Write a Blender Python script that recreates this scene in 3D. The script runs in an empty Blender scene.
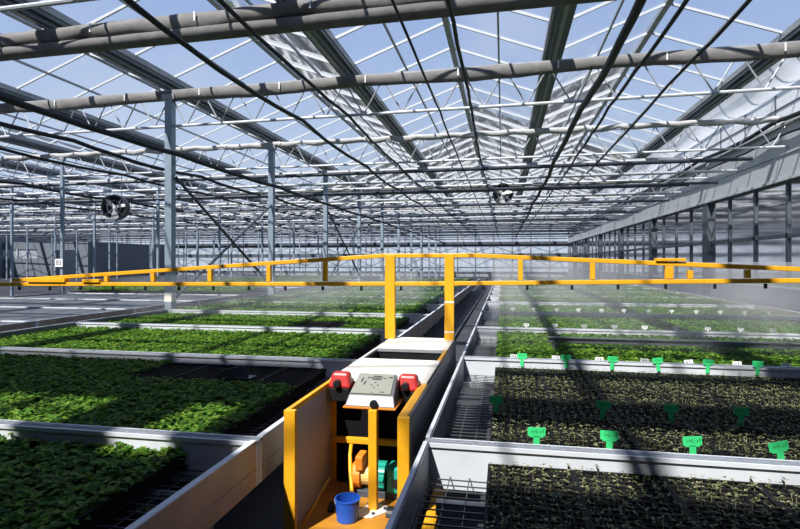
import bpy, bmesh, math, random
from mathutils import Vector, Matrix
R = random.Random(7)
S = bpy.context.scene
COL = S.collection
PI = math.pi

# ------------------------------------------------------------------ helpers
class MB:
    def __init__(s): s.v = []; s.f = []
    def quad(s, a, b, c, d):
        n = len(s.v); s.v += [tuple(a), tuple(b), tuple(c), tuple(d)]; s.f.append((n, n+1, n+2, n+3)); return s
    def box(s, x0, y0, z0, x1, y1, z1):
        n = len(s.v)
        s.v += [(x0,y0,z0),(x1,y0,z0),(x1,y1,z0),(x0,y1,z0),(x0,y0,z1),(x1,y0,z1),(x1,y1,z1),(x0,y1,z1)]
        for q in ((0,3,2,1),(4,5,6,7),(0,1,5,4),(1,2,6,5),(2,3,7,6),(3,0,4,7)): s.f.append(tuple(n+i for i in q))
        return s
    def hexa(s, b, t):
        """8-point solid: four bottom points and four top points, same order"""
        n = len(s.v); s.v += [tuple(p) for p in b] + [tuple(p) for p in t]
        for q in ((0,3,2,1),(4,5,6,7),(0,1,5,4),(1,2,6,5),(2,3,7,6),(3,0,4,7)): s.f.append(tuple(n+i for i in q))
        return s
    def bar(s, p, q, w, h, up=(0,0,1)):
        p = Vector(p); q = Vector(q); d = (q-p).normalized(); u = Vector(up)
        if abs(d.dot(u)) > .98: u = Vector((0,1,0))
        r = d.cross(u).normalized(); u = r.cross(d).normalized()
        r = r*w/2; u = u*h/2; n = len(s.v)
        for o in (p, q): s.v += [tuple(o-r-u), tuple(o+r-u), tuple(o+r+u), tuple(o-r+u)]
        for k in ((0,1,2,3),(7,6,5,4),(0,4,5,1),(1,5,6,2),(2,6,7,3),(3,7,4,0)): s.f.append(tuple(n+i for i in k))
        return s
    def tube(s, pts, r, n=8, r2=None):
        pts = [Vector(p) for p in pts]; m = len(pts); base = len(s.v)
        for i, p in enumerate(pts):
            d = (pts[min(i+1,m-1)] - pts[max(i-1,0)]).normalized()
            u = Vector((0,0,1)) if abs(d.z) < .95 else Vector((0,1,0))
            a = d.cross(u).normalized(); b = a.cross(d).normalized()
            rr = r if r2 is None else r + (r2-r)*i/(m-1)
            for k in range(n):
                t = 2*PI*k/n; s.v.append(tuple(p + a*rr*math.cos(t) + b*rr*math.sin(t)))
        for i in range(m-1):
            for k in range(n):
                k2 = (k+1) % n
                s.f.append((base+i*n+k, base+i*n+k2, base+(i+1)*n+k2, base+(i+1)*n+k))
        s.f.append(tuple(base+k for k in range(n))[::-1]); s.f.append(tuple(base+(m-1)*n+k for k in range(n)))
        return s
    def lathe(s, prof, c, axis='z', n=24):
        base = len(s.v); m = len(prof)
        for r, t in prof:
            for k in range(n):
                a = 2*PI*k/n; x, y = r*math.cos(a), r*math.sin(a)
                p = {'z':(x,y,t),'y':(x,t,y),'x':(t,x,y)}[axis]
                s.v.append((c[0]+p[0], c[1]+p[1], c[2]+p[2]))
        for i in range(m-1):
            for k in range(n):
                k2 = (k+1) % n; s.f.append((base+i*n+k, base+i*n+k2, base+(i+1)*n+k2, base+(i+1)*n+k))
        return s
    def obj(s, name, mat, parent=None, bevel=0, smooth=False, recalc=True):
        me = bpy.data.meshes.new(name); me.from_pydata(s.v, [], s.f)
        if recalc:
            bm = bmesh.new(); bm.from_mesh(me); bmesh.ops.recalc_face_normals(bm, faces=bm.faces); bm.to_mesh(me); bm.free()
        if smooth: me.polygons.foreach_set('use_smooth', [True]*len(me.polygons))
        me.materials.append(mat); me.update()
        o = bpy.data.objects.new(name, me); COL.objects.link(o)
        if parent: o.parent = parent
        if bevel:
            b = o.modifiers.new('bevel', 'BEVEL'); b.width = bevel; b.segments = 2; b.limit_method = 'ANGLE'
        return o

def tag(o, label=None, cat=None, group=None, kind=None):
    if label: o['label'] = label
    if cat: o['category'] = cat
    if group: o['group'] = group
    if kind: o['kind'] = kind
    return o
def empty(name, loc=(0,0,0), rz=0):
    o = bpy.data.objects.new(name, None); COL.objects.link(o); o.location = loc; o.rotation_euler = (0,0,rz)
    o.empty_display_size = .1; return o
def copy_tree(o, parent=None):
    c = o.copy(); COL.objects.link(c); c.parent = parent
    for k in [x for x in bpy.data.objects if x.parent == o]: copy_tree(k, c)
    return c
def kids(o): return KIDS.setdefault(o.name, [x for x in bpy.data.objects if x.parent == o])
KIDS = {}
def copy_thing(o):
    ks = kids(o); c = o.copy(); COL.objects.link(c)
    for k in ks:
        gs = kids(k); d = k.copy(); COL.objects.link(d); d.parent = c
        for g in gs:
            e = g.copy(); COL.objects.link(e); e.parent = d
    return c
ORD = ['first','second','third','fourth','fifth','sixth','seventh','eighth','ninth','tenth','eleventh','twelfth','thirteenth','fourteenth','fifteenth','sixteenth']

# ---------------------------------------------------------------- materials
def mat(name, c, rough=.6, metal=0, var=.12, scale=6, bump=0, bscale=40, spec=.5, coord='Object', c2=None):
    m = bpy.data.materials.new(name); m.use_nodes = True; nt = m.node_tree; N = nt.nodes; L = nt.links
    b = N['Principled BSDF']; b.inputs['Roughness'].default_value = rough; b.inputs['Metallic'].default_value = metal
    b.inputs['Specular IOR Level'].default_value = spec
    tc = N.new('ShaderNodeTexCoord'); nz = N.new('ShaderNodeTexNoise'); nz.inputs['Scale'].default_value = scale; nz.inputs['Detail'].default_value = 5
    L.new(tc.outputs[coord], nz.inputs['Vector'])
    rp = N.new('ShaderNodeValToRGB'); L.new(nz.outputs['Fac'], rp.inputs['Fac'])
    lo = c2 or [x*(1-var) for x in c]; hi = [min(1, x*(1+var)) for x in c] if not c2 else c
    rp.color_ramp.elements[0].position = .32; rp.color_ramp.elements[1].position = .68
    rp.color_ramp.elements[0].color = (*lo,1); rp.color_ramp.elements[1].color = (*hi,1)
    L.new(rp.outputs['Color'], b.inputs['Base Color'])
    if bump:
        n2 = N.new('ShaderNodeTexNoise'); n2.inputs['Scale'].default_value = bscale; n2.inputs['Detail'].default_value = 4
        L.new(tc.outputs[coord], n2.inputs['Vector'])
        bp = N.new('ShaderNodeBump'); bp.inputs['Strength'].default_value = bump; bp.inputs['Distance'].default_value = .02
        L.new(n2.outputs['Fac'], bp.inputs['Height']); L.new(bp.outputs['Normal'], b.inputs['Normal'])
    return m

def leaf_mat(name, c1, c2, c3, trans=.4):
    m = bpy.data.materials.new(name); m.use_nodes = True; nt = m.node_tree; N = nt.nodes; L = nt.links
    for n in list(N): N.remove(n)
    out = N.new('ShaderNodeOutputMaterial'); geo = N.new('ShaderNodeNewGeometry')
    rp = N.new('ShaderNodeValToRGB'); L.new(geo.outputs['Random Per Island'], rp.inputs['Fac'])
    e = rp.color_ramp.elements; e[0].color = (*c1,1); e[1].color = (*c3,1); e[0].position = .1; e[1].position = .95
    x = e.new(.5); x.color = (*c2,1)
    d = N.new('ShaderNodeBsdfPrincipled'); d.inputs['Roughness'].default_value = .55; d.inputs['Specular IOR Level'].default_value = .35
    t = N.new('ShaderNodeBsdfTranslucent'); mx = N.new('ShaderNodeMixShader'); mx.inputs['Fac'].default_value = trans
    L.new(rp.outputs['Color'], d.inputs['Base Color']); L.new(rp.outputs['Color'], t.inputs['Color'])
    L.new(d.outputs[0], mx.inputs[1]); L.new(t.outputs[0], mx.inputs[2]); L.new(mx.outputs[0], out.inputs['Surface'])
    return m

def glass_mat(name, tint, haze, refl=.12, dirt=.35):
    """thin pane: clear part, a mirror part that grows at grazing angles, and a film of pale dust"""
    m = bpy.data.materials.new(name); m.use_nodes = True; nt = m.node_tree; N = nt.nodes; L = nt.links
    for n in list(N): N.remove(n)
    out = N.new('ShaderNodeOutputMaterial'); tr = N.new('ShaderNodeBsdfTransparent'); tr.inputs['Color'].default_value = (*tint,1)
    gl = N.new('ShaderNodeBsdfGlossy'); gl.inputs['Roughness'].default_value = .06
    lw = N.new('ShaderNodeLayerWeight'); lw.inputs['Blend'].default_value = refl
    m1 = N.new('ShaderNodeMixShader'); L.new(lw.outputs['Fresnel'], m1.inputs['Fac']); L.new(tr.outputs[0], m1.inputs[1]); L.new(gl.outputs[0], m1.inputs[2])
    df = N.new('ShaderNodeBsdfTranslucent'); df.inputs['Color'].default_value = (.85,.87,.9,1)
    d2 = N.new('ShaderNodeBsdfDiffuse'); d2.inputs['Color'].default_value = (.75,.77,.8,1)
    m3 = N.new('ShaderNodeMixShader'); m3.inputs['Fac'].default_value = .4; L.new(df.outputs[0], m3.inputs[1]); L.new(d2.outputs[0], m3.inputs[2])
    tc = N.new('ShaderNodeTexCoord'); nz = N.new('ShaderNodeTexNoise'); nz.inputs['Scale'].default_value = dirt; nz.inputs['Detail'].default_value = 6
    L.new(tc.outputs['Object'], nz.inputs['Vector'])
    mr = N.new('ShaderNodeMapRange'); L.new(nz.outputs['Fac'], mr.inputs['Value'])
    mr.inputs['From Min'].default_value = .35; mr.inputs['From Max'].default_value = .75
    mr.inputs['To Min'].default_value = haze*.5; mr.inputs['To Max'].default_value = haze*1.6
    m2 = N.new('ShaderNodeMixShader'); L.new(mr.outputs[0], m2.inputs['Fac']); L.new(m1.outputs[0], m2.inputs[1]); L.new(m3.outputs[0], m2.inputs[2])
    L.new(m2.outputs[0], out.inputs['Surface']); return m

M = {}
M['yellow'] = mat('yellow_paint', (.74,.36,.014), .42, var=.10, scale=5, spec=.4)
M['ochre'] = mat('worn_ochre_paint', (.50,.22,.02), .5, c2=(.36,.15,.02), scale=7)
M['galv'] = mat('galvanised_steel', (.32,.34,.37), .42, .25, var=.10, scale=9)
M['rail'] = mat('bench_rail_aluminium', (.58,.61,.66), .45, .05, var=.08, scale=5)
M['sheet'] = mat('bench_sheet_steel', (.36,.30,.24), .45, .3, var=.2, scale=3)  # brown tint has warm light reflected off the trolley painted in
M['post'] = mat('post_steel', (.26,.32,.39), .4, .3, var=.10, scale=4)
M['dark'] = mat('dark_steel', (.07,.085,.11), .5, .3, var=.2)
M['gutter'] = mat('gutter_aluminium', (.11,.13,.15), .45, .5, var=.15, scale=2)
M['white_al'] = mat('white_glazing_bar', (.50,.53,.57), .45, 0, var=.05)
M['chord'] = mat('truss_galvanised', (.34,.36,.39), .4, .2, var=.12, scale=5)
M['cloth'] = mat('screen_cloth_grey', (.15,.145,.14), .8, 0, var=.16, scale=5, bump=.25, bscale=14)
M['pale_cloth'] = mat('screen_cloth_pale', (.40,.40,.40), .75, 0, var=.1, scale=3, bump=.3, bscale=8)
M['white_cloth'] = mat('white_film_cloth', (.72,.74,.76), .6, 0, var=.05)
M['block'] = mat('shaded_service_wall', (.12,.14,.17), .6, 0, var=.08)  # grey wall in shade, the shade put into its colour
M['shade'] = mat('sun_blocker_cloth', (.10,.10,.10), .9, 0)  # cloth of the added overhead screens that block the sun
M['clip'] = mat('white_clip_plastic', (.8,.8,.78), .5)
M['cable'] = mat('black_cable', (.012,.014,.02), .5, 0, spec=.3)
M['black'] = mat('black_plastic', (.012,.013,.015), .45, 0, spec=.35)
M['matte'] = mat('matte_black_rubber', (.008,.008,.010), .95, 0, spec=.04)
M['tray'] = mat('black_tray_plastic', (.006,.0065,.008), .65, 0, spec=.15)
M['soil'] = mat('dark_peat', (.075,.062,.045), .95, 0, c2=(.005,.0045,.004), scale=85, bump=.8, bscale=90, spec=.1)
M['wire'] = mat('grid_wire', (.11,.115,.13), .4, .5)
M['floor'] = mat('concrete_floor', (.036,.038,.045), .7, 0, var=.18, scale=.7, bump=.15, bscale=20)
M['wallgrey'] = mat('grey_panel', (.23,.25,.285), .55, 0, var=.06, scale=1)
M['header'] = mat('grey_header_panel', (.42,.45,.48), .5, 0, var=.08, scale=.8)
M['frame'] = mat('window_frame_grey', (.075,.09,.11), .5, .1, var=.08)
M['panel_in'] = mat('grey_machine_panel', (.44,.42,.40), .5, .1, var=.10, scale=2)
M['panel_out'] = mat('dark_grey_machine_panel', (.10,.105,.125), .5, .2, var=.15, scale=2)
M['cream'] = mat('cream_deck_plate', (.80,.75,.66), .5, 0, var=.05, scale=3)
M['console'] = mat('console_grey', (.12,.12,.135), .45, .2, var=.06)
M['face'] = mat('console_face', (.23,.235,.20), .5, 0, var=.04)
M['ink'] = mat('printed_ink', (.02,.022,.02), .6)
M['red'] = mat('red_plastic', (.42,.022,.018), .42, 0, var=.12, scale=8)
M['teal'] = mat('teal_motor_paint', (.012,.30,.22), .4, 0, var=.12, scale=8)
M['orange'] = mat('orange_gearbox_paint', (.70,.22,.02), .45, 0, var=.15, scale=9)
M['pale_yel'] = mat('pale_yellow_drum', (.72,.52,.18), .45, 0, var=.1)
M['blue'] = mat('blue_bucket_plastic', (.015,.09,.46), .38, 0, var=.12, scale=9)
M['tag'] = mat('green_tag_plastic', (.04,.60,.19), .5, 0, var=.06, scale=12)
M['tagink'] = mat('green_tag_writing', (.02,.36,.10), .6)
M['wtag'] = mat('white_tag_plastic', (.82,.83,.82), .5, 0, var=.04)
M['fan'] = mat('fan_housing', (.045,.05,.06), .45, .2)
M['blade'] = mat('fan_blade', (.62,.63,.65), .4, 0)
M['crate'] = mat('brown_crate', (.22,.11,.085), .7)
M['leaf'] = leaf_mat('seedling_leaf', (.028,.085,.006), (.085,.22,.016), (.21,.34,.035))
M['leaf_sparse'] = leaf_mat('sparse_seedling_leaf', (.07,.10,.03), (.17,.20,.08), (.34,.32,.18), .25)
M['roofglass'] = glass_mat('roof_glass', (.95,.97,1), .05, .03)
M['wallglass'] = glass_mat('partition_glass', (.62,.67,.72), .04, .14)
M['film'] = glass_mat('far_wall_film', (.9,.93,.97), .55)
M['mesh_deck'] = mat('empty_bench_deck', (.10,.108,.12), .5, .2, var=.12, scale=1.5)

# --------------------------------------------------------------------- frame
H, F, A = 1.75, 533.0, math.radians(10.94)
cam = bpy.data.cameras.new('camera'); co = bpy.data.objects.new('camera', cam); COL.objects.link(co)
cam.sensor_width = 36; cam.lens = 36*F/800; cam.shift_y = (262-264.5)/800*-1*-1
co.location = (0,0,H); co.rotation_euler = (PI/2, 0, A); S.camera = co
cam.clip_start = .05; cam.clip_end = 400

# --------------------------------------------------------------------- layout
AL, AR = -1.35, -.43                # edges of the aisle
L0, LP = .35, 2.45                  # first left bench, pitch
R0, RP = .28, 2.69
LX, RX = -6.98, 5.75                # outer ends of the benches
RAIL, DECK = .75, .58
Y1, BAY, NB = 10.6, 5.35, 10
TY = [Y1 + BAY*k for k in range(-2, NB)]; TY[0] = -1.9
YF = Y1 + BAY*NB + .3               # far wall
XL, XR = -54.9, 26.8
WX = 7.5                            # glazed partition on the right
GZ = 5.6                            # top of the trusses
RG, RZ = 5.87, 6.77                 # gutters and ridges
SP = 4.29
GX = [-7.6 + SP*k for k in range(-11, 9)]

def struct(o): o['kind'] = 'structure'; return o
# floor
struct(MB().box(XL-1, -12, -.1, XR+1, YF+14, 0).obj('floor', M['floor']))
# far wall : film panes with mullions, belts and chevron braces
fw = struct(empty('wall_far', (0, YF, 0)))
b = MB(); b.quad((XL,.0,.5),(WX,0,.5),(WX,0,GZ-.3),(XL,0,GZ-.3)); b.obj('film', M['film'], fw, recalc=False)
b = MB()
nx = int((WX-XL)/(SP/2))
for i in range(nx+1):
    x = WX - i*SP/2; b.box(x-.05,-.06,0,x+.05,.02,GZ)
for z, t in ((.5,.10),(2.55,.22),(3.75,.16),(1.1,.05)): b.box(XL,-.07,z-t,WX,.03,z+t)
b.obj('mullions', M['frame'], fw)
MB().box(XL,-.25,3.85,WX,-.1,4.15).obj('beam', M['dark'], fw)
b = MB()
for i in range(nx):
    x = WX - i*SP/2; s = 1 if i % 2 else -1
    for z in (1.25, 2.9):
        hgt = .75 if z > 2 else 1.0
        p, q = ((x, -.03, z), (x-SP/2, -.03, z+hgt)) if s > 0 else ((x, -.03, z+hgt), (x-SP/2, -.03, z))
        b.bar(p, q, .05, .05)
b.obj('braces', M['frame'], fw)
struct(MB().box(XL,YF-.02,0,WX,YF+.08,.5).obj('wall_far', M['wallgrey']))
struct(MB().box(XL-.1,-12,0,XL,YF,GZ).obj('wall_left', M['wallgrey']))
struct(MB().box(XL,-9.3,0,XR,-9.2,GZ+.9).obj('wall_back', M['wallgrey']))
# hall beyond the partition
struct(MB().box(XR,-12,0,XR+.1,YF,3.2).obj('wall_right', M['wallgrey']))
struct(MB().box(WX,YF,0,XR,YF+.1,3.6).obj('wall_far', M['header']))

# service block at the far left with windows and an open doorway
sb = struct(empty('wall_service', (0,50,0)))
b = MB()
def wallseg(x0,x1,z0,z1): b.box(x0,0,z0,x1,.25,z1)
wallseg(-55.6,-50.3,0,2.15); wallseg(-55.6,-50.3,3.15,3.95); wallseg(-50.3,-47.9,0,3.95); wallseg(-47.9,-45.4,3.05,3.95); wallseg(-45.4,-43.9,0,3.95)
b.box(-43.9-.2,.25,0,-43.9,14,3.95)
b.obj('panels', M['block'], sb)
b = MB()
for k in range(4): b.box(-55.6+k*1.32, -.05, 2.15, -55.5+k*1.32, .1, 3.15)
b.obj('window_frame', M['white_al'], sb)
MB().box(-55.6,.1,2.15,-50.3,.12,3.15).obj('window_pane', M['film'], sb)

# glazed partition on the right
pw = struct(empty('wall_right', (WX,0,0)))
MB().box(-.08,-10,0,.08,YF,1.03).obj('low_wall', M['wallgrey'], pw)
MB().box(-.12,-10,1.03,.10,YF,1.07).obj('sill', M['rail'], pw)
b = MB(); b.box(-.12,-10,3.98,.16,YF,5.40); b.box(-.17,-10,3.92,.2,YF,3.99); b.box(-.15,-10,4.62,-.11,YF,4.68); b.box(-.2,-10,5.38,.2,YF,5.46)
b.obj('header', M['header'], pw)
b = MB()
cy = 21.6-7.5*4
cols = [cy+7.5*k for k in range(0,11) if cy+7.5*k < YF]
for y in cols: b.box(-.14,y-.26,0,.14,y+.26,3.98)
b.obj('columns', M['frame'], pw)
b = MB()
for y in cols:
    for k in (1,2,3): b.box(-.05,y+k*1.875-.05,1.07,.05,y+k*1.875+.05,3.98)
b.box(-.05,-10,2.40,.05,YF,2.52); b.box(-.06,-10,3.86,.06,YF,3.98)
b.obj('mullions', M['frame'], pw)
MB().quad((0,-10,1.07),(0,YF,1.07),(0,YF,3.98),(0,-10,3.98)).obj('panes', M['wallglass'], pw, recalc=False)
# panes between the header and the roof
b = MB()
for k in range(40): b.box(-.03, -10+k*1.9, 5.46, .03, -9.94+k*1.9, 6.55)
b.box(-.03,-10,5.95,.03,YF,5.99)
b.obj('upper_frames', M['frame'], pw)
MB().box(-.01,-10,5.46,.01,YF,6.5).obj('upper_panels', M['white_cloth'], pw)

# --------------------------------------------------------------------- roof
YA = -9
for i in range(len(GX)-1):
    x0, x1 = GX[i], GX[i+1]; xm = (x0+x1)/2
    c = struct(empty('ceiling', (xm, 0, RG)))
    h = SP/2; rz = RZ-RG
    MB().quad((-h,YA,.1),(0,YA,rz),(0,YF,rz),(-h,YF,.1)).quad((0,YA,rz),(h,YA,.1),(h,YF,.1),(0,YF,rz)).obj('glass', M['roofglass'], c, recalc=False)
    b = MB(); y = YA; k = 0
    while y < YF:
        b.bar((-h,y,.07),(0,y,rz-.03),.035,.05); b.bar((h,y,.07),(0,y,rz-.03),.035,.05)
        y += BAY/4
    b.obj('glazing_bars', M['white_al'], c)
    MB().box(-.06,YA,rz-.06,.06,YF,rz+.04).obj('ridge', M['chord'], c)
    # vent window rails half way up each slope
    b = MB()
    for s in (-1,1): b.box(s*h*.5-.02, YA, rz*.5-.03, s*h*.5+.02, YF, rz*.5+.02)
    b.obj('purlins', M['chord'], c)
    # gable glazing at the far end
    MB().quad((-h,YF,-.6),(h,YF,-.6),(h,YF,.1),(-h,YF,.1)).obj('far_gable', M['film'], c, recalc=False)
for i, x in enumerate(GX):
    g = struct(empty('trim_gutter', (x,0,RG)))
    b = MB(); b.box(-.17,YA,-.06,.17,YF,.10); b.box(-.10,YA,-.14,.10,YF,-.06)
    b.obj('channel', M['gutter'], g)
    b = MB(); b.box(-.19,YA,.02,-.17,YF,.14); b.box(.17,YA,.02,.19,YF,.14); b.box(-.03,YA,-.165,.03,YF,-.14)
    b.obj('lip', M['galv'], g)

TILT = -.026
def ty(k, x): return TY[k] + TILT*x
# trusses across the house
def truss_meshes():
    t = MB(); t.box(XL,-.05,-.10,XR,.05,.02)
    lo = MB(); lo.tube([(XL,0,-.78),(XR,0,-.78)], .032, 8)
    w = MB(); x = XL; up = True; p = .82
    while x + p < XR:
        a, c = (-.08,-.78) if up else (-.78,-.08)
        w.tube([(x,0,a),(x+p/1.0*.5*1.0+.0,0,c)], .016, 5); x += p/2; up = not up
    return t, lo, w
t, lo, w = truss_meshes()
tr = empty('roof_truss', (0,TY[0],GZ-.02))
t.obj('top_chord', M['chord'], tr); lo.obj('bottom_chord', M['white_al'], tr); w.obj('web', M['chord'], tr)
trs = [tr] + [copy_thing(tr) for _ in TY[1:]]
for k, o in enumerate(trs):
    o.location.y = TY[k]; o.rotation_euler.z = TILT
    nm = ['behind the viewer', 'above the viewer'][k] if k < 2 else '%s in view from the front' % ORD[k-2]
    tag(o, 'steel lattice roof truss ' + nm, 'roof truss', 'roof trusses')

# screen bundles under the trusses
def bundle(name, y, z, hgt, dep, sag, m, label, seed, x0=XL, x1=WX-.3, grp='gathered screens'):
    rr = random.Random(seed); b = MB(); n = 10; step = .22; N_ = int((x1-x0)/step); base = 0
    clipx = []
    ph = rr.random()*9
    for i in range(N_+1):
        x = x0 + i*step
        cell = (x/ .95 + ph) % 1.0
        s = sag*(math.sin(PI*cell))**.7 * (.6+.7*rr.random()*.5)
        hh = hgt*(1 + .10*math.sin(x*1.3+ph)); dd = dep*(1+.2*math.sin(x*2.1+ph))
        for k in range(n):
            a = 2*PI*k/n
            zz = -hh/2 + hh/2*math.sin(a) - (s if math.sin(a) < 0 else s*.35)
            b.v.append((x, dd/2*math.cos(a), zz + rr.uniform(-.006,.006)))
    for i in range(N_):
        for k in range(n):
            k2 = (k+1)%n; b.f.append((i*n+k, i*n+k2, (i+1)*n+k2, (i+1)*n+k))
    e = empty(name, (0,y,z)); b.obj('cloth', m, e, smooth=True)
    e.rotation_euler.z = TILT
    if seed < 6:
        x = x0 + .95*(1-ph%1); c0 = None
        while x < 8:
            x += 1.9
            if x < -13: continue
            if c0 is None: c0 = MB().box(-.012,-dep/2-.018,-hgt*.75,.012,-dep/2-.004,-hgt*.2).obj('clip', M['clip'], e); c = c0
            else: c = c0.copy(); COL.objects.link(c)
            c.location.x = x
    return tag(e, label, 'screen', grp)
e1 = bundle('shade_screen_bundle', 7.5, 5.68, .26, .24, .05, M['cloth'], 'large gathered grey screen and lead bar nearest the top of the photo', 3)
MB().tube([(XL,-.02,-.36),(WX-.3,-.02,-.36)], .11, 12).obj('lead_profile', M['cloth'], e1, smooth=True)
bundle('shade_screen_bundle', TY[2], 5.62, .26, .16, .015, M['cloth'], 'flat grey gathered screen along the first truss in view', 4)
bundle('shade_screen_bundle', TY[3], 5.64, .13, .18, .10, M['pale_cloth'], 'pale scalloped gathered screen along the second truss in view', 5)
for k in range(4, len(TY)):
    bundle('shade_screen_bundle', TY[k], 5.60, .16, .16, .05, M['cloth'] if k % 2 else M['pale_cloth'], 'gathered screen along the %s truss in view' % ORD[k-2], 10+k)
# unseen screens added overhead, cut to throw bands of shade on the near benches
def screen(y0, y1, label, x0=XL, x1=WX-.2):
    e = tag(MB().box(x0, y0, 5.43, x1, y1, 5.435).obj('added_shade_screen', M['shade']), label, 'screen', 'added shade screens')
screen(-9, -.82, 'unseen screen added to block the sun, flat overhead behind the viewer')
screen(-.82, .22, 'short unseen screen patch added to cast shade, overhead left of the viewer', -4.45, -3.75)
screen(.22, 1.80, 'wide unseen screen strip added to cast shade, overhead left of the viewer', XL, -3.4)
screen(.22, .92, 'narrow unseen screen strip added to cast shade, overhead right of the viewer', -1.75, WX-.2)
screen(1.70, 1.98, 'thin unseen screen strip added to cast shade, overhead, in front of the viewer', -1.75, WX-.2)
# sagging pale film along the gutter by the partition
b = MB(); n = 8; yy = [7+.5*i for i in range(0, 100)]
for i, y in enumerate(yy):
    for k in range(n):
        t_ = k/(n-1); b.v.append((5.50+.90*t_, y, 5.86-.08*t_-.26*math.sin(PI*t_)*(1+.2*math.sin(y*1.4))))
for i in range(len(yy)-1):
    for k in range(n-1): b.f.append((i*n+k,i*n+k+1,(i+1)*n+k+1,(i+1)*n+k))
o = tag(b.obj('plastic_film', M['film'], smooth=True), 'sagging pale screen cloth hung along the roof gutter near the right wall', 'film')
o.modifiers.new('thick','SOLIDIFY').thickness = .01

# ---------------------------------------------------------------- posts, braces
def post_at(x, y, label, group, ghost=[]):
    if not ghost:
        p = empty('steel_post', (0,0,0))
        MB().box(-.085,-.085,0,.085,.085,GZ-.1).obj('shaft', M['post'], p, bevel=.008)
        b = MB(); b.box(-.15,-.15,0,.15,.15,.03); b.box(-.09,-.20,0,.09,.20,.02); b.obj('base_plate', M['galv'], p)
        MB().box(-.15,-.10,GZ-.22,.15,.10,GZ-.1).obj('head_bracket', M['galv'], p)
        ghost.append(p); o = p
    else: o = copy_thing(ghost[0])
    o.location = (x,y,0)
    if x < -8: o.scale = (.62,.62,1)
    return tag(o, label, 'post', group)
PX = [-7.35, -15.4, -23.5, -31.5, -39.6, -47.7]
for r, x in enumerate(PX):
    for k in range(2, len(TY)):
        if r > 3 and k < 6: continue
        post_at(x, ty(k,x), 'grey steel roof post, %s from front in %s row left of the aisle' % (ORD[k-2], ORD[r]), 'steel posts')
fp_ = bpy.data.objects['steel_post']; MB().box(-.09,-.091,.86,.09,.091,1.06).obj('painted_band', M['cream'], fp_)
def brace(x, y0, z0, y1, z1, label):
    e = tag(MB().tube([(x,y0,z0),(x,y1,z1)], .035, 8).obj('cross_brace', M['dark']), label, 'brace')
brace(-7.24, ty(2,-7.3), 3.68, ty(3,-7.3), .86, 'dark diagonal brace sloping down from the nearest post to the second')
brace(-7.32, ty(2,-7.3), .86, ty(3,-7.3), 3.62, 'dark diagonal brace rising from the nearest post to the second')
brace(-7.24, ty(4,-7.3), 3.9, ty(5,-7.3), .86, 'dark diagonal brace sloping down from the third post')
brace(-7.32, ty(4,-7.3), .86, ty(5,-7.3), 3.6, 'dark diagonal brace rising from the third post')
# number sign on a post
sg = empty('number_sign', (-15.3,ty(3,-15.3)-.10,1.72))
MB().box(-.29,-.012,-.14,.01,.0,.14).obj('board', M['wtag'], sg)
fc = bpy.data.curves.new('digits','FONT'); fc.body = '83'; fc.size = .24; fc.extrude = .002; fc.align_x = 'CENTER'; fc.align_y = 'CENTER'
fo = bpy.data.objects.new('digits', fc); COL.objects.link(fo); fo.parent = sg; fo.location = (-.14,-.016,0); fo.rotation_euler = (PI/2,0,0); fc.materials.append(M['ink'])
bpy.context.view_layer.update(); fm = bpy.data.meshes.new_from_object(fo.evaluated_get(bpy.context.evaluated_depsgraph_get())); fl = fo.location.copy(); bpy.data.objects.remove(fo)
fo = bpy.data.objects.new('digits', fm); COL.objects.link(fo); fo.parent = sg; fo.location = fl; fo.rotation_euler = (PI/2,0,0)
tag(sg, 'small white number sign on a post far left', 'sign')

# ---------------------------------------------------------------- cables and pipes
def cable(x, z, r, sag, label, y0=-8.8, y1=YF-1, seed=0, cat='cable', name='overhead_cable', m='cable', wob=.03):
    rr = random.Random(seed); pts = []; y = y0
    while y < y1:
        ph = ((y-Y1)/BAY) % 1
        pts.append((x + wob*math.sin(y*.45+seed) + rr.uniform(-.012,.012), y, z - sag*4*ph*(1-ph) + rr.uniform(-.01,.01))); y += BAY/8
    return tag(MB().tube(pts, r, 7).obj(name, M[m], smooth=True), label, cat)
cable(-7.0, 4.12, .055, .04, 'thick black cable running beside the post row left of the aisle', seed=1)
cable(-4.15, 4.72, .040, .10, 'sagging black cable over the left benches, left of two', seed=2)
cable(-3.15, 4.75, .030, .06, 'black cable hung under the roof over the left benches, nearer the aisle', seed=3)
cable(-.62, 4.75, .028, .03, 'straight black cable directly over the aisle', seed=4, wob=.02)
cable(1.46, 4.68, .058, .12, 'thick drooping black hose over the right benches', seed=5)
cable(1.98, 4.66, .028, .03, 'thin black cable just right of the thick hose', seed=6, wob=.02)
cable(2.8, 4.78, .026, .02, 'thin black cable over the middle of the right benches', seed=7, wob=.02)
cable(7.15, 5.50, .06, .10, 'black cable along the top of the right partition', seed=8)
cable(7.25, 5.10, .03, .05, 'thin black cable along the face of the right partition header', seed=9)
cable(-1.25, 4.76, .020, .02, 'thin black wire left of the aisle cable', seed=10, wob=.01)
cable(-9.7, 4.55, .05, .10, 'black cable over the empty benches beyond the post row', seed=11)
cable(-12.6, 4.7, .045, .08, 'second black cable over the empty benches far left', seed=12)
cable(-16.6, 4.5, .05, .10, 'third black cable over the benches far left', seed=13)
cable(-21.6, 4.6, .05, .08, 'fourth black cable far left', seed=14)
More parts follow.
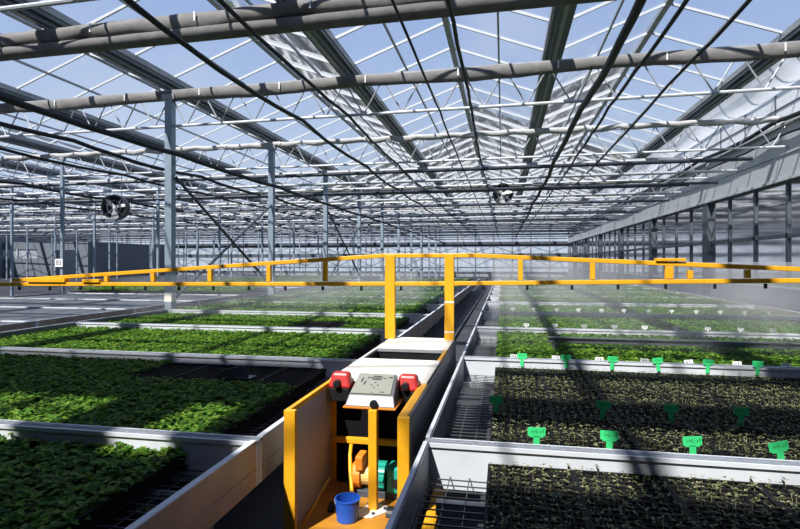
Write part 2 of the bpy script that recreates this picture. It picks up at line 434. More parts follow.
for k in range(3, len(TY)):
    y = TY[k] + BAY*.5
    tag(MB().tube([(XL,y-XL*.026,4.62),(WX-.3,y-WX*.026,4.62)], .05, 8).obj('heating_pipe', M['white_al'], smooth=True), 'white horizontal pipe under the roof behind the %s truss in view' % ORD[k-2], 'pipe', 'overhead pipes')
    for q, (dy, zz, rr_) in enumerate(((1.2,4.42,.05),(-1.3,4.75,.06))):
        tag(MB().tube([(XL,y+dy-XL*.026,zz),(WX-.4,y+dy-WX*.026,zz)], rr_, 8).obj('supply_pipe', M['dark'], smooth=True), '%s dark horizontal pipe under the roof behind the %s truss in view' % (('lower','upper')[q], ORD[k-2]), 'pipe', 'overhead pipes')

for k in range(3, len(TY)):
    for q, (dy, zz, rr_, m) in enumerate(((.8,3.9,.06,'dark'),(2.6,3.45,.05,'white_al'),(4.2,3.05,.05,'dark'))):
        tag(MB().tube([(WX+.5,TY[k]+dy-.2,zz),(XR-.2,TY[k]+dy-.7,zz)], rr_, 8).obj('supply_pipe', M[m], smooth=True), '%s horizontal pipe behind the glass partition, %s bay from front' % (('highest','middle','lowest')[q], ORD[k-3]), 'pipe', 'pipes in the next hall')

# circulation fans
def fan(x, y, z, r, rz, label):
    e = empty('circulation_fan', (x,y,z), rz)
    MB().lathe([(r*.93,-.16),(r,-.18),(r,.18),(r*.93,.16),(r*.93,-.16)], (0,0,0), 'y', 32).obj('housing', M['fan'], e, smooth=False)
    b = MB()
    for k in range(3):
        a = k*2*PI/3 + .4; u = Vector((math.cos(a),0,math.sin(a))); v = Vector((-math.sin(a),0,math.cos(a)))
        b.hexa([u*r*.12-v*.05+Vector((0,-.04,0)), u*r*.88-v*.10+Vector((0,-.06,0)), u*r*.88+v*.14+Vector((0,.05,0)), u*r*.12+v*.05+Vector((0,.03,0))],
               [u*r*.12-v*.05+Vector((0,-.032,0)), u*r*.88-v*.10+Vector((0,-.052,0)), u*r*.88+v*.14+Vector((0,.058,0)), u*r*.12+v*.05+Vector((0,.038,0))])
    b.obj('blades', M['blade'], e)
    MB().lathe([(0,.10),(r*.93,.10),(r*.93,.115),(0,.115)], (0,0,0), 'y', 24).obj('back_plate', M['fan'], e)
    MB().lathe([(0,-.12),(.06,-.11),(.07,0),(.07,.12),(0,.13)], (0,0,0), 'y', 16).obj('hub', M['white_al'], e)
    b = MB()
    for k in range(4):
        a = k*PI/2 + PI/4; b.tube([(.05*math.cos(a),-.1,.05*math.sin(a)),(r*.96*math.cos(a),-.15,r*.96*math.sin(a))], .008, 5)
    b.tube([(math.cos(t*PI/12)*r*.55,-.13,math.sin(t*PI/12)*r*.55) for t in range(25)], .006, 5)
    b.obj('guard', M['galv'], e)
    b = MB(); top = GZ-.78-z
    for s in (-1,1): b.tube([(s*.2,0,r*.9),(s*.2,0,top)], .012, 6)
    b.obj('hanger', M['dark'], e)
    tag(e, label, 'fan')
fan(-13.2, ty(3,-13.2), 3.64, .42, .25, 'round dark circulation fan hanging high on the left')
fan(.0, TY[4], 4.42, .40, .06, 'round dark circulation fan hanging under the roof above the aisle')

# ---------------------------------------------------------------- benches
def bench(name, x0, x1, dy, gridx, deck_solid):
    """bench with origin at its near aisle corner level on the floor; local y from 0 to dy"""
    e = empty(name)
    for y in (.0, dy-.035): 
        b = MB(); b.box(x0,y,RAIL-.25,x1,y+.033,RAIL); b.box(x0,y-(.012 if y>0 else 0),RAIL-.022,x1,y+.033+(.012 if y==0 else 0),RAIL); b.obj('end_rail', M['rail'], e)
    for x, s in ((x0,1),(x1-.03,-1)):
        b = MB(); b.box(x,.034,RAIL-.25,x+.03,dy-.036,RAIL); 
        b.box(x-.004,.036,RAIL-.165,x+.034,dy-.038,RAIL-.15)
        b.obj('side_rail', M['sheet'] if (s<0 and x<0) else M['panel_out'] if x < 0 and s>0 else M['sheet'], e)
        MB().box(x-.002,.036,RAIL,x+.020 if s>0 else x+.032,dy-.038,RAIL+.008).obj('rail_lip', M['rail'], e)
    g = MB(); ga, gb = gridx; x = ga
    while x <= gb: g.box(x-.0025,.04,DECK-.012,x+.0025,dy-.04,DECK-.007); x += .105
    y = .07
    while y < dy-.05: g.box(ga,y-.003,DECK-.007,gb,y+.003,DECK-.001); y += .072
    g.obj('wire_grid', M['wire'], e)
    if deck_solid: MB().box(x0+.03,.04,RAIL-.07,x1-.03,dy-.04,RAIL-.03).obj('deck', M['mesh_deck'], e)
    else:
        d0, d1 = (x0+.04, gb-.5) if x1 < 0 else (ga+.34, x1-.04)
        MB().box(d0,.04,DECK-.03,d1,dy-.04,DECK-.014).obj('deck', M['black'], e)
    for xx in (x0+.5, x1-.5):
        for y in (.3, dy-.3): MB().box(xx-.03,y-.03,0,xx+.03,y+.03,RAIL-.26).obj('leg', M['galv'], e)
    for y in (.3, dy-.3): MB().box(x0+.1,y-.025,RAIL-.26,x1-.1,y+.025,RAIL-.2).obj('cross_beam', M['galv'], e)
    return e
NL, NR = 13, 12
bl = bench('rolling_bench', LX, AL, LP-.004, (AL-.46, AL-.04), False)
br = bench('rolling_bench', AR, RX, RP-.004, (AR+.04, AR+.46), False)
be = bench('rolling_bench', -14.0, -7.75, LP-.004, (-8.2,-8.1), True)
for src, n, y0, pitch, txt in ((bl,NL,L0,LP,'long bench of seedlings left of the aisle, %s from the front'), (br,NR,R0,RP,'long bench of seedlings right of the aisle, %s from the front'), (be,NL,L0,LP,'bench beyond the post row at far left, %s from the front')):
    for k in range(n):
        o = src if k == 0 else copy_thing(src)
        o.location.y = y0 + pitch*k; tag(o, 'white-railed '+txt % ORD[k], 'bench', 'growing benches')

# ---------------------------------------------------------------- plant trays
def tray_mesh(w, d, cells):
    b = MB(); h = .075; t = .012
    b.box(-w/2,-d/2,0,w/2,d/2,.012)
    b.hexa([(-w/2+.012,-d/2+.012,0),(-w/2+.024,-d/2+.012,0),(-w/2+.024,d/2-.012,0),(-w/2+.012,d/2-.012,0)],[(-w/2,-d/2,h),(-w/2+t,-d/2,h),(-w/2+t,d/2,h),(-w/2,d/2,h)])
    b.hexa([(w/2-.024,-d/2+.012,0),(w/2-.012,-d/2+.012,0),(w/2-.012,d/2-.012,0),(w/2-.024,d/2-.012,0)],[(w/2-t,-d/2,h),(w/2,-d/2,h),(w/2,d/2,h),(w/2-t,d/2,h)])
    for s in (-1,1):
        b.box(-w/2+t, s*d/2-(t if s>0 else 0), 0, w/2-t, s*d/2+(0 if s>0 else t), h)
    b.box(-w/2-.004,-d/2-.004,h,w/2+.004,-d/2+t,h+.006); b.box(-w/2-.004,d/2-t,h,w/2+.004,d/2+.004,h+.006)
    b.box(-w/2-.004,-d/2+t,h,-w/2+t,d/2-t,h+.006); b.box(w/2-t,-d/2+t,h,w/2+.004,d/2-t,h+.006)
    if cells:
        nx, ny = 8, 16
        for i in range(1,nx): x = -w/2+w*i/nx; b.box(x-.005,-d/2+t,.05,x+.005,d/2-t,h)
        for j in range(1,ny): y = -d/2+d*j/ny; b.box(-w/2+t,y-.005,.05,w/2-t,y+.005,h)
    return b
def leaf(b, p, ang, tilt, l, w):
    ca, sa = math.cos(ang), math.sin(ang); ct, st = math.cos(tilt), math.sin(tilt)
    def P(f, s, z): # forward, side, up in leaf space
        fx = f*ct - z*st; fz = f*st + z*ct
        return (p[0]+fx*ca - s*sa, p[1]+fx*sa + s*ca, p[2]+fz)
    n = len(b.v)
    b.v += [P(0,0,0), P(l*.45,-w/2,w*.12), P(l*.55,0,-w*.06), P(l*.45,w/2,w*.12), P(l,0,-l*.12)]
    b.f += [(n,n+1,n+2),(n,n+2,n+3),(n+1,n+4,n+2),(n+2,n+4,n+3)]
def lush(w, d, n, seed, size=.044, zb=.066, ht=.045):
    r = random.Random(seed); b = MB()
    for i in range(n):
        x = r.uniform(-w/2+.005, w/2-.005); y = r.uniform(-d/2+.005, d/2-.005)
        z = zb + ht*(.35+.65*r.random())
        a0 = r.random()*6.28
        for k in range(4):
            l = size*(.7+.55*r.random())
            leaf(b, (x,y,z-r.random()*.02), a0+k*1.57+r.uniform(-.4,.4), r.uniform(-.15,.75), l, l*.72)
        if i % 3 == 0: leaf(b, (x,y,zb-.02), a0, 1.45, z-zb+.02, .006)
    return b
def sparse(w, d, seed, keep=.8, size=.02):
    r = random.Random(seed); b = MB(); nx, ny = 8, 16
    for i in range(nx):
        for j in range(ny):
            for q in range(2):
                if r.random() > keep: continue
                x = -w/2+w*(i+.5)/nx + r.uniform(-.016,.016); y = -d/2+d*(j+.5)/ny+r.uniform(-.016,.016); z = .07+r.uniform(.012,.04)
                a0 = r.random()*6.28
                for k in range(2 if r.random()<.6 else 3):
                    l = size*(.7+.6*r.random()); leaf(b, (x,y,z), a0+k*PI+r.uniform(-.5,.5), r.uniform(-.1,.5), l, l*.65)
                leaf(b, (x,y,.055), a0, 1.5, z-.055, .004)
    return b
TW = .424
RD, LD = (RP-.10)/3-.008, (LP-.10)/3-.008
def make_tray(d, kind, seed, n=270):
    t = tray_mesh(TW, d, kind != 'lush').obj('seedling_tray', M['tray'])
    MB().quad((-TW/2+.012,-d/2+.012,.066),(TW/2-.012,-d/2+.012,.066),(TW/2-.012,d/2-.012,.066),(-TW/2+.012,d/2-.012,.066)).obj('soil', M['soil'], t)
    if kind == 'lush': tag(lush(TW,d,n,seed).obj('seedlings', M['leaf'], t, recalc=False), 'dense green seedling leaves', kind='stuff')
    elif kind == 'sparse': tag(sparse(TW,d,seed).obj('seedlings', M['leaf_sparse'], t, recalc=False), 'tiny pale seedlings', kind='stuff')
    return t
protoR = {'lush':[make_tray(RD,'lush',s) for s in (1,2,3)], 'sparse':[make_tray(RD,'sparse',s) for s in (4,5,6)]}
protoL = {'lush':[make_tray(LD,'lush',s,300) for s in (11,12,13)], 'bare':[make_tray(LD,'bare',14)]}
used = set()
def put_tray(proto, x, y, label, group):
    src = R.choice(proto)
    if src.name not in used: used.add(src.name); o = src
    else: o = copy_thing(src)
    o.location = (x, y, DECK); 
    if R.random() < .5: o.rotation_euler.z = PI
    return tag(o, label, 'seedling tray', group)
ROW = ['near row', 'middle row', 'far row']
def xr(c): return -.08 + .434*(c+.5)
def xl(c): return -1.765 - .432*(c+.5)
far = []          # places left for the distant trays
for k in range(NR):
    for r in range(3):
        y = R0 + RP*k + .05 + (RP-.1)/3*(r+.5)
        for c in range(13):
            x = xr(c)
            vis = x < .58*y + 1.3
            if k == 0 and (r < 1 or not vis): continue
            if k <= 4:
                if not vis and k < 3: continue
                kind = 'sparse' if k < 2 else 'lush'
                put_tray(protoR[kind], x, y, ('tray of tiny sparse seedlings, ' if kind == 'sparse' else 'tray of lush green seedlings, ') + '%s right bench, %s, %s from aisle' % (ORD[k], ROW[r], ORD[c]), 'trays on %s right bench' % ORD[k])
            else: far.append((x,y,RD))
for k in range(NL):
    for r in range(3):
        y = L0 + LP*k + .05 + (LP-.1)/3*(r+.5)
        for c in range(12):
            x = xl(c)
            vis = x > -1.12*y - 1.3
            if k == 0 and r < 1: continue
            if k <= 3:
                if not vis: continue
                bare = (k == 1 and r == 2 and c < 4) or (k == 3 and c in (2,3) and r < 2)
                put_tray(protoL['bare' if bare else 'lush'], x, y, ('black tray of bare wet soil, ' if bare else 'tray of dense bright green seedlings, ') + '%s left bench, %s, %s from aisle' % (ORD[k], ROW[r], ORD[c]), 'trays on %s left bench' % ORD[k])
            else: far.append((x,y,LD))
# more distant trays on the benches beyond the post row
UP = len(far)
for k in (6, 9, 10, 12):
    for r in range(3):
        for c in range(14): far.append((-7.9-.432*(c+.5), L0+LP*k+.05+(LP-.1)/3*(r+.5), LD))
b = MB(); rf = random.Random(99)
for i, (x, y, d) in enumerate(far):
    z = DECK if i < UP else RAIL-.03
    b.box(x-TW/2, y-d/2, z, x+TW/2, y+d/2, z+.06)
ob = b.obj('seedling_tray', M['tray'])
tag(ob, 'rows of distant green seedling trays covering the benches at the back', 'seedling tray', 'distant trays', 'stuff')
b = MB()
for i_, (x, y, d) in enumerate(far):
    n = max(45, int(1500/y))
    for i in range(n):
        px, py = x+rf.uniform(-.22,.22), y+rf.uniform(-d/2,d/2); a0 = rf.random()*6.28; z = (DECK if i_ < UP else RAIL-.03)+.10+.07*rf.random()
        for q in range(2): leaf(b, (px,py,z), a0+q*PI+rf.uniform(-.5,.5), rf.uniform(-.1,.6), .075, .06)
tag(b.obj('seedlings', M['leaf'], ob, recalc=False), 'distant green seedling leaves', kind='stuff')

# ---------------------------------------------------------------- plant tags
def make_tag(m, hw, hh, sw, sh, green=True):
    t = 'plant_tag'
    b = MB(); b.box(-sw/2,-.0015,0,sw/2,.0015,sh)
    b.box(-hw/2,-.0015,sh,hw/2,.0015,sh+hh)
    if green: b.box(-hw/2+.012,-.0015,sh-.008,hw/2-.012,.0015,sh)
    o = b.obj(t, m)
    s = MB(); rr = random.Random(3)
    for g0 in ((-.3,-.05),(.1,.35)):
        x = g0[0]*hw
        while x < g0[1]*hw:
            hgt = hh*(.2+.3*rr.random()); s.box(x,-.0024,sh+hh*.3,x+.003,-.0017,sh+hh*.3+hgt)
            s.box(x,-.0024,sh+hh*(.3+.3*rr.random()),x+.008,-.0017,sh+hh*.3+hgt+.002); x += .012
    s.obj('writing', M['tagink'] if green else M['ink'], o)
    return o
gt = make_tag(M['tag'], .098, .048, .034, .085); wt = make_tag(M['wtag'], .085, .042, .022, .085, False)
first = {gt.name: True, wt.name: True}
def put_tag(src, x, y, z, rz, roll, label, group):
    if first.pop(src.name, None): o = src
    else: o = copy_thing(src)
    o.location = (x,y,z); o.rotation_euler = (R.uniform(-.12,.06), roll, rz); tag(o, label, 'plant tag', group)
SZ = DECK + .055
for i, (x, roll) in enumerate(((.185,0),(.575,.03),(1.0,-.06),(1.43,-.22))):
    put_tag(gt, x, 3.10, SZ+.05, .1, roll, 'bright green T-shaped plant tag behind the nearest white rail, %s from the aisle' % ORD[i], 'green tags in front row')
for i, (x, roll) in enumerate(((-.05,0),(.68,.1),(1.13,0),(1.56,.05),(2.0,0))):
    put_tag(gt, x, 3.93, SZ+.01, .1, roll, 'green plant tag in shaded middle of second right bench, %s from aisle' % ORD[i], 'green tags in middle row')
for i in range(8):
    put_tag(gt, .19+.435*i, 5.60, SZ+.045, .1, R.uniform(-.1,.1), 'green plant tag in front of second white rail on right, %s from aisle' % ORD[i], 'green tags at second rail')
    put_tag(wt, .11+.435*i, 5.83, SZ, .1, R.uniform(-.1,.1), 'small white plant label behind second white rail on right, %s from aisle' % ORD[i], 'white labels at second rail')
for i in range(9):
    put_tag(wt, .35+.434*1*i, R0+RP*3+.2, SZ+.03, .1, R.uniform(-.1,.1), 'small white plant label at third white rail on the right, %s from aisle' % ORD[i], 'white labels at third rail')
for i in range(12):
    put_tag(wt, .2+.434*i, R0+RP*4+.2, SZ+.05, .1, R.uniform(-.1,.1), 'small white plant label at fourth white rail on the right, %s from aisle' % ORD[i], 'white labels at fourth rail')
# grey bar lying across the lush seedlings, right
b = MB(); b.box(.55,6.86,.75,RX-.1,6.92,.81); b.box(.55,6.84,.805,RX-.1,6.94,.815)
o = empty('spreader_bar', (0,0,0)); b.obj('profile', M['gutter'], o)
b = MB()
for x in (.62, RX-.2): b.box(x-.02,6.87,DECK,x+.02,6.91,.75)
b.obj('foot', M['gutter'], o)
tag(o, 'long grey metal bar lying across the lush seedlings on the third right bench', 'bar')
# grey divider on the bare trays, left
b = MB(); b.hexa([(-2.62,4.55,.66),(-2.34,4.62,.66),(-2.34,4.635,.66),(-2.62,4.565,.66)],[(-2.58,4.55,.74),(-2.34,4.62,.79),(-2.34,4.635,.79),(-2.58,4.565,.74)])
b.box(-2.45,4.58,.66,-2.30,4.72,.672)
tag(b.obj('plastic_divider', M['gutter']), 'small grey upright plate on the bare trays of the second left bench', 'divider')
# yellow support rail under the near right bench
tag(MB().box(-.44,1.2,.22,-.37,3.55,.29).obj('support_rail', M['yellow'], bevel=.006), 'yellow rail under the wire grid of the nearest right bench', 'rail')
for i, x in enumerate((-1.08,-.70)):
    tag(MB().tube([(x,-4,.06),(x,36,.06)], .03, 10).obj('track_pipe', M['dark'], smooth=True), '%s steel track pipe on the aisle floor' % ('left','right')[i], 'pipe')

# ---------------------------------------------------------------- irrigation trolley
T = empty('irrigation_trolley', (-.88, 2.9, 0))
OX, OY = .88, -2.9
def TB(): return MB()
def P(b, name, m, bevel=.004, smooth=False, parent=None):
    b.v = [(x+OX, y+OY, z) for x,y,z in b.v]
    return b.obj(name, M[m], parent or T, bevel=bevel, smooth=smooth)
ZT = .887
XLp, XRp = -1.225, -.545
YN, YB, YE = 2.92, 3.74, 5.88
P(MB().box(XLp-.03,YN,.10,XLp+.04,YN+.035,ZT), 'front_post', 'yellow')
P(MB().box(XRp-.035,YN,.10,XRp+.033,YN+.035,ZT-.005), 'front_post', 'yellow')
P(MB().box(XLp-.03,YB-.02,.10,XLp+.03,YB+.03,ZT), 'back_post', 'yellow')
P(MB().box(XRp-.04,YB-.02,.10,XRp+.02,YB+.03,ZT), 'back_post', 'yellow')
P(MB().box(XLp-.03,YN+.035,ZT-.03,XLp+.0,YB-.02,ZT), 'top_rail', 'yellow')
P(MB().box(XRp-.035,YN+.035,ZT-.03,XRp+.02,YB-.02,ZT), 'top_rail', 'yellow')
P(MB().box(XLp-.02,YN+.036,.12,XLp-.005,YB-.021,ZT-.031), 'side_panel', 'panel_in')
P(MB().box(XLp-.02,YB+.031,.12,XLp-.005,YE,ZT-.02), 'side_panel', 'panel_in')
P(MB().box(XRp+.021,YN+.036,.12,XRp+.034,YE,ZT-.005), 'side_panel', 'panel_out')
P(MB().box(XLp+.0,YB+.0,.16,XRp-.041,YB+.012,ZT-.03), 'bulkhead', 'matte')
P(MB().box(XLp+.03,YB-.075,.455,XRp-.036,YB-.035,.495), 'cross_bar', 'yellow')
P(MB().box(XLp-.03,YN-.02,.13,XRp+.02,YB-.02,.155), 'floor_plate', 'ochre')
# deck plates with the recess
P(MB().box(XLp-.01,YB-.03,ZT,XRp+.02,4.54,ZT+.02), 'deck_plate', 'cream')
P(MB().box(XLp-.01,5.10,ZT,XRp+.02,YE,ZT+.02), 'deck_plate', 'cream')
P(MB().box(XLp-.01,4.541,ZT-.02,XLp+.015,5.099,ZT+.02), 'recess_side', 'cream'); P(MB().box(XRp-.01,4.541,ZT-.02,XRp+.02,5.099,ZT+.02), 'recess_side', 'yellow')
b = MB(); b.box(XLp+.016,4.545,.60,XRp-.011,5.095,.61); b.box(XLp+.016,5.085,.61,XRp-.011,5.095,ZT); b.box(XLp+.016,4.545,.61,XRp-.011,4.555,ZT); b.box(XLp+.016,4.556,.61,XLp+.022,5.084,ZT); b.box(XRp-.017,4.556,.61,XRp-.011,5.084,ZT)
P(b, 'recess_tray', 'black', 0)
P(MB().box(XLp-.012,5.075,ZT-.012,XRp+.02,5.099,ZT+.022), 'plate_edge', 'galv')
# wheels and under frame
b = MB(); b.box(XLp+.02,3.0,.08,XRp-.02,5.8,.13); P(b, 'under_frame', 'dark')
for x in (-1.08,-.70):
    for y in (3.3,5.4): P(MB().lathe([(.0,-.02),(.055,-.02),(.055,.02),(0,.02)], (x,y,.145), 'x', 20), 'wheel', 'black', 0)
# boom with its two uprights
YBm = 5.75
P(MB().box(-1.275,YBm-.03,ZT+.02,-1.165,YBm+.03,1.83), 'boom_upright', 'yellow')
P(MB().box(-.618,YBm-.03,ZT+.02,-.518,YBm+.03,1.835), 'boom_upright', 'yellow')
P(MB().box(-.619,YBm-.031,1.31,-.517,YBm+.031,1.328).box(-.619,YBm-.031,.99,-.517,YBm+.031,1.005), 'band', 'cream', 0)
def lz(x): return 1.513 + (.009*(x+.9) if x < -.9 else .016*(x+.9))
def uz(x): return 1.825 if -1.3 < x < -.30 else (1.825 + .064*(x+1.3) if x <= -1.3 else 1.825 - .046*(x+.30))
xs = [-6.3,-5.5,-4.78,-4.14,-3.39,-2.65,-1.97,-1.22,-.565,.18,.90,1.63,2.34,3.05,3.8,4.6,5.3]
b = MB(); b.bar((-6.75,YBm,lz(-6.75)),(-.9,YBm,lz(-.9)),.042,.045); b.bar((-.9,YBm,lz(-.9)),(5.3,YBm,lz(5.3)),.042,.045); P(b, 'lower_chord', 'yellow', .006)
b = MB(); b.bar((-6.15,YBm,uz(-6.15)),(-1.3,YBm,1.82),.042,.045); b.bar((-1.3,YBm,1.82),(-.30,YBm,1.82),.042,.045); b.bar((-.30,YBm,1.82),(5.3,YBm,uz(5.3)),.042,.045); P(b, 'upper_chord', 'yellow', .006)
for x in xs[2:]:
    if x in (-1.22,-.565): continue
    w_ = .075 if abs(x-1.63) < .01 else .05
    P(MB().box(x-w_/2,YBm-.025,lz(x)+.028,x+w_/2,YBm+.025,uz(x)-.028), 'boom_strut', 'yellow')
P(MB().box(1.50,YBm-.04,uz(1.6)+.02,1.78,YBm+.04,uz(1.6)+.05), 'joint_plate', 'yellow')
P(MB().box(1.80,YBm-.02,lz(1.8)+.028,1.85,YBm+.03,lz(1.8)+.11), 'joint_bracket', 'yellow')
P(MB().box(-5.9,YBm-.04,lz(-5.9)+.028,-5.35,YBm+.04,lz(-5.9)+.075).box(-5.1,YBm-.04,lz(-5.9)+.03,-4.86,YBm+.03,lz(-5.9)+.07), 'end_bracket', 'yellow')
b = MB(); x = -6.5
while x < 5.2:
    b.box(x-.012,YBm-.012,lz(x)-.075,x+.012,YBm+.012,lz(x)-.027); x += .45
P(b, 'nozzles', 'black', 0)
# console on its pole
P(MB().box(-.845,3.30,.156,-.79,3.355,.805), 'console_pole', 'yellow')
b = MB(); b.hexa([(-.95,3.20,.156),(-.80,3.22,.156),(-.68,3.36,.156),(-.85,3.42,.156)],[(-.95,3.20,.168),(-.80,3.22,.168),(-.68,3.36,.168),(-.85,3.42,.168)]); P(b, 'foot_plate', 'cream', .002)
b = MB()
for x,y in ((-.90,3.24),(-.74,3.33),(-.80,3.25),(-.86,3.38)): b.lathe([(0,.168),(.012,.168),(.012,.180),(0,.181)], (x,y,0), 'z', 6)
P(b, 'bolts', 'dark', 0)
cx = -.848
b = MB(); b.box(cx-.175,3.335,.800,cx+.175,3.60,.812); P(b, 'console_shelf', 'orange', .002)
b = MB()
b.hexa([(cx-.168,3.345,.812),(cx+.168,3.345,.812),(cx+.150,3.60,.812),(cx-.150,3.60,.812)], [(cx-.150,3.39,.878),(cx+.150,3.39,.878),(cx+.135,3.60,.975),(cx-.135,3.60,.975)])
con = P(b, 'console_box', 'console', .006)
# sloping face with its printed marks
u = Vector((1,0,0)); v = Vector((0,.21,.097)); vn = v.normalized(); nrm = Vector((0,-vn.z,vn.y)); o0 = Vector((cx,3.39,.878)) + nrm*.002
def fp(s, t, z=0): return o0 + u*s + vn*t + nrm*z
def plate(b, s0, t0, s1, t1, za, zb, sk=0): b.hexa([fp(s0,t0,za),fp(s1,t0,za),fp(s1+sk,t1,za),fp(s0+sk,t1,za)],[fp(s0,t0,zb),fp(s1,t0,zb),fp(s1+sk,t1,zb),fp(s0+sk,t1,zb)])
b = MB(); b.hexa([fp(-.142,.006,0),fp(.128,.006,0),fp(.118,.222,0),fp(-.128,.222,0)],[fp(-.142,.006,.006),fp(.128,.006,.006),fp(.118,.222,.006),fp(-.128,.222,.006)])
nface = len(b.f); za, zb = .0062, .0072
plate(b,-.100,.125,-.090,.170,za,zb,.006); plate(b,-.076,.098,-.066,.138,za,zb,.006)
for i, s in enumerate((-.062,-.046,-.030)): plate(b,s,.165,s+.008,.183,za,zb,.002)
for s in (-.014,-.002,.010,.022): plate(b,s,.158,s+.007,.188,za,zb,.001)
plate(b,-.020,.190,.036,.196,za,zb); plate(b,-.020,.150,.036,.156,za,zb); plate(b,.036,.156,.041,.19,za,zb); plate(b,-.024,.156,-.019,.19,za,zb)
for s in (.052,.066): plate(b,s,.165,s+.006,.178,za,zb)
plate(b,.088,.176,.112,.190,za,zb)
for s,t in ((-.002,.118),(-.024,.092),(.020,.092),(-.002,.066)): plate(b,s,t,s+.012,t+.008,za,zb)
plate(b,.05,.022,.085,.028,za,zb); plate(b,-.006,.014,.006,.02,za,zb)
fo2 = P(b, 'console_face', 'face', 0, parent=con); fo2.data.materials.append(M['ink'])
for i, pl in enumerate(fo2.data.polygons): pl.material_index = 0 if i < nface else 1
P(MB().lathe([(0,-.03),(.022,-.03),(.026,-.015),(.026,.0),(0,.0)], (-.818,3.345,.835), 'y', 16), 'console_knob', 'black', 0)
# red housings beside the console
for x, sx in ((-1.135,-1),(-.648,1)):
    b = MB(); b.hexa([(x-.084,3.60,.86),(x+.084,3.60,.86),(x+.084,3.71,.86),(x-.084,3.71,.86)],[(x-.06,3.63,.965),(x+.06,3.63,.965),(x+.06,3.71,.965),(x-.06,3.71,.965)])
    c = P(b, 'red_housing', 'red', .018)
    P(MB().hexa([(x-.07,3.615,.765),(x+.07,3.615,.765),(x+.07,3.705,.765),(x-.07,3.705,.765)],[(x-.075,3.605,.859),(x+.075,3.605,.859),(x+.075,3.705,.859),(x-.075,3.705,.859)]), 'housing_base', 'black', .006, parent=c)
    P(MB().lathe([(0,-.03),(.024,-.028),(.028,0),(.028,.012)], (x-.012,3.602,.895), 'y', 14), 'button', 'black', 0, parent=c)
# drive motor
my, mz = 3.57, .285
P(MB().lathe([(0,-1.02),(.075,-1.02),(.092,-1.0),(.092,-.955),(0,-.955)], (0,my,mz), 'x', 20), 'gearbox', 'orange', 0)
P(MB().box(-.985,my-.09,mz+.05,-.93,my+.05,mz+.15), 'gearbox_cap', 'orange', .012)
P(MB().lathe([(.07,-.955),(.07,-.895),(.055,-.89),(.055,-.87),(.07,-.868)], (0,my,mz), 'x', 20), 'coupling', 'pale_yel', 0)
b = MB(); b.lathe([(0,-.868),(.088,-.866),(.088,-.785),(0,-.783)], (0,my,mz), 'x', 24)
for k in range(12):
    a = k*PI/6; b.bar((-.865,my+.09*math.cos(a),mz+.09*math.sin(a)),(-.787,my+.09*math.cos(a),mz+.09*math.sin(a)),.008,.012)
P(b, 'motor_body', 'teal', 0)
P(MB().lathe([(.04,-.783),(.04,-.76)], (0,my,mz), 'x', 16), 'motor_shaft', 'black', 0)
P(MB().box(-.765,my-.09,mz-.085,-.655,my+.06,mz+.09), 'motor_end_housing', 'teal', .016)
P(MB().lathe([(0,-.012),(.028,-.012),(.028,0)], (-.70,my-.09,mz-.01), 'y', 14), 'end_cap', 'black', 0)
P(MB().box(-1.0,my-.07,.155,-.66,my+.07,.20), 'motor_mount', 'dark', .004)
P(MB().tube([(-1.055,3.64,.46),(-1.052,3.60,.40),(-1.03,3.53,.32),(-1.00,3.46,.24),(-.985,3.42,.16)], .013, 8), 'curved_lever', 'yellow', 0, True)
P(MB().tube([(-1.185,3.05,.16),(-1.10,3.30,.36)], .006, 6), 'stay_wire', 'yellow', 0, True)

# blue bucket
bk = empty('blue_bucket', (-.945,3.18,.156))
MB().lathe([(0,.0),(.066,.0),(.068,.004),(.076,.128),(.080,.128),(.080,.135),(.072,.135),(.064,.008),(0,.008)], (0,0,0), 'z', 32).obj('tub', M['blue'], bk, smooth=False)
MB().tube([(.08*math.cos(t*PI/10), -.012-.02*math.sin(t*PI/10), .125-.06*math.sin(t*PI/10)) for t in range(11)], .003, 6).obj('handle', M['galv'], bk)
tag(bk, 'small round blue bucket on the yellow floor of the trolley', 'bucket')
tag(T, 'yellow irrigation trolley in the aisle with control console and a long boom', 'trolley')

# ---------------------------------------------------------------- beyond the partition
def cart(x, y, label, crates):
    e = empty('metal_cart', (x,y,0)); b = MB()
    for sx in (-.5,.5):
        for sy in (-.8,.8): b.box(sx-.03,sy-.03,.1,sx+.03,sy+.03,1.9)
    for z in (.3,1.0,1.7): b.box(-.53,-.83,z,.53,.83,z+.04)
    b.obj('rack', M['white_al'], e)
    for sx in (-.5,.5):
        for sy in (-.8,.8): MB().lathe([(0,-.02),(.06,-.02),(.06,.02),(0,.02)], (sx,sy,.06), 'x', 14).obj('wheel', M['black'], e)
    tag(e, label, 'cart')
    for i, (z, m) in enumerate(crates):
        o = MB().box(-.45,-.7,0,.45,.7,.34).obj('storage_crate', M[m], bevel=.02); o.location = (x,y,z)
        tag(o, '%s crate on cart %s, %s from top' % ({'crate':'brown','wtag':'white','gutter':'grey'}[m], label.split(' cart ')[1], ORD[len(crates)-1-i]), 'crate')
cart(11.5, 22.5, 'metal cart with brown crate behind right glass partition, nearest', [(.34,'gutter'),(1.04,'wtag'),(1.74,'crate')])
cart(11.0, 28, 'metal cart with white crates behind right glass partition, middle', [(.34,'wtag'),(1.04,'wtag')])
cart(12.5, 34, 'metal cart with grey crates behind right glass partition, farthest', [(.34,'gutter'),(1.04,'gutter')])

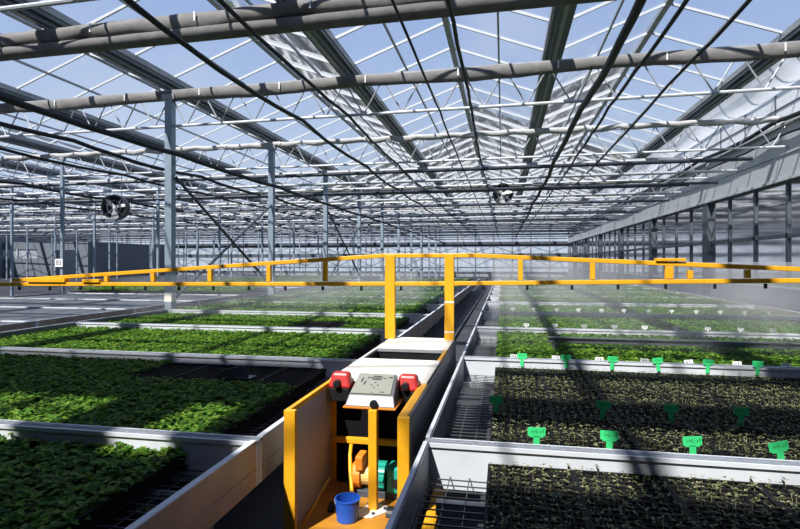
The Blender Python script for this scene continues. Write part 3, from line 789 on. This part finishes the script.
# fine irrigation mist over the right benches
vm = bpy.data.materials.new('mist'); vm.use_nodes = True; nt = vm.node_tree; N = nt.nodes; L = nt.links
for n in list(N): N.remove(n)
out = N.new('ShaderNodeOutputMaterial'); vs = N.new('ShaderNodeVolumeScatter'); vs.inputs['Color'].default_value = (.93,.97,1,1); vs.inputs['Anisotropy'].default_value = 0
tc = N.new('ShaderNodeTexCoord'); nz = N.new('ShaderNodeTexNoise'); nz.inputs['Scale'].default_value = .5; nz.inputs['Detail'].default_value = 3
mr = N.new('ShaderNodeMapRange'); mr.inputs['From Min'].default_value = .38; mr.inputs['From Max'].default_value = .68; mr.inputs['To Min'].default_value = .0; mr.inputs['To Max'].default_value = .17
L.new(tc.outputs['Object'], nz.inputs['Vector']); L.new(nz.outputs['Fac'], mr.inputs['Value']); L.new(mr.outputs[0], vs.inputs['Density']); L.new(vs.outputs[0], out.inputs['Volume'])
tag(MB().box(-.2,6.3,.72,7.2,17,1.75).obj('mist', vm), 'thin pale mist hanging over the right benches', 'mist', kind='stuff')
tag(MB().box(-7.0,8.4,.76,-1.5,16,1.5).obj('mist', vm), 'thin pale mist hanging over the left benches', 'mist', kind='stuff')

# ---------------------------------------------------------------- light
sun = bpy.data.lights.new('sun','SUN'); sun.energy = 9; sun.angle = math.radians(1.0); sun.color = (1,.95,.87)
so = bpy.data.objects.new('sun', sun); COL.objects.link(so)
d = Vector((1.5, 3.45, -4.75)).normalized()
so.rotation_euler = d.to_track_quat('-Z','Y').to_euler()
W = bpy.data.worlds.new('World'); S.world = W; W.use_nodes = True; nt = W.node_tree; N = nt.nodes; L = nt.links
bg = N['Background']; tc = N.new('ShaderNodeTexCoord'); sx = N.new('ShaderNodeSeparateXYZ'); L.new(tc.outputs['Generated'], sx.inputs[0])
rp = N.new('ShaderNodeValToRGB'); L.new(sx.outputs['Z'], rp.inputs['Fac'])
e = rp.color_ramp.elements; e[0].position = 0; e[0].color = (.62,.70,.80,1); e[1].position = .75; e[1].color = (.16,.27,.56,1)
x = e.new(.18); x.color = (.48,.60,.80,1); x = e.new(.45); x.color = (.27,.40,.70,1)
nz = N.new('ShaderNodeTexNoise'); nz.inputs['Scale'].default_value = 3.5; nz.inputs['Detail'].default_value = 7; L.new(tc.outputs['Generated'], nz.inputs['Vector'])
cr = N.new('ShaderNodeValToRGB'); L.new(nz.outputs['Fac'], cr.inputs['Fac']); cr.color_ramp.elements[0].position = .5; cr.color_ramp.elements[1].position = .8
cr.color_ramp.elements[0].color = (0,0,0,1); cr.color_ramp.elements[1].color = (.3,.3,.3,1)
mx = N.new('ShaderNodeMixRGB'); L.new(cr.outputs['Color'], mx.inputs['Fac']); L.new(rp.outputs['Color'], mx.inputs[1]); mx.inputs[2].default_value = (.85,.88,.92,1)
L.new(mx.outputs[0], bg.inputs['Color']); bg.inputs['Strength'].default_value = 1.0

S.view_settings.view_transform = 'Standard'; S.view_settings.look = 'None'; S.view_settings.gamma = 1; S.view_settings.exposure = 0
S.view_settings.use_curve_mapping = False
S.cycles.use_denoising = True
S.cycles.max_bounces = 10; S.cycles.transparent_max_bounces = 40; S.cycles.diffuse_bounces = 4; S.cycles.glossy_bounces = 3
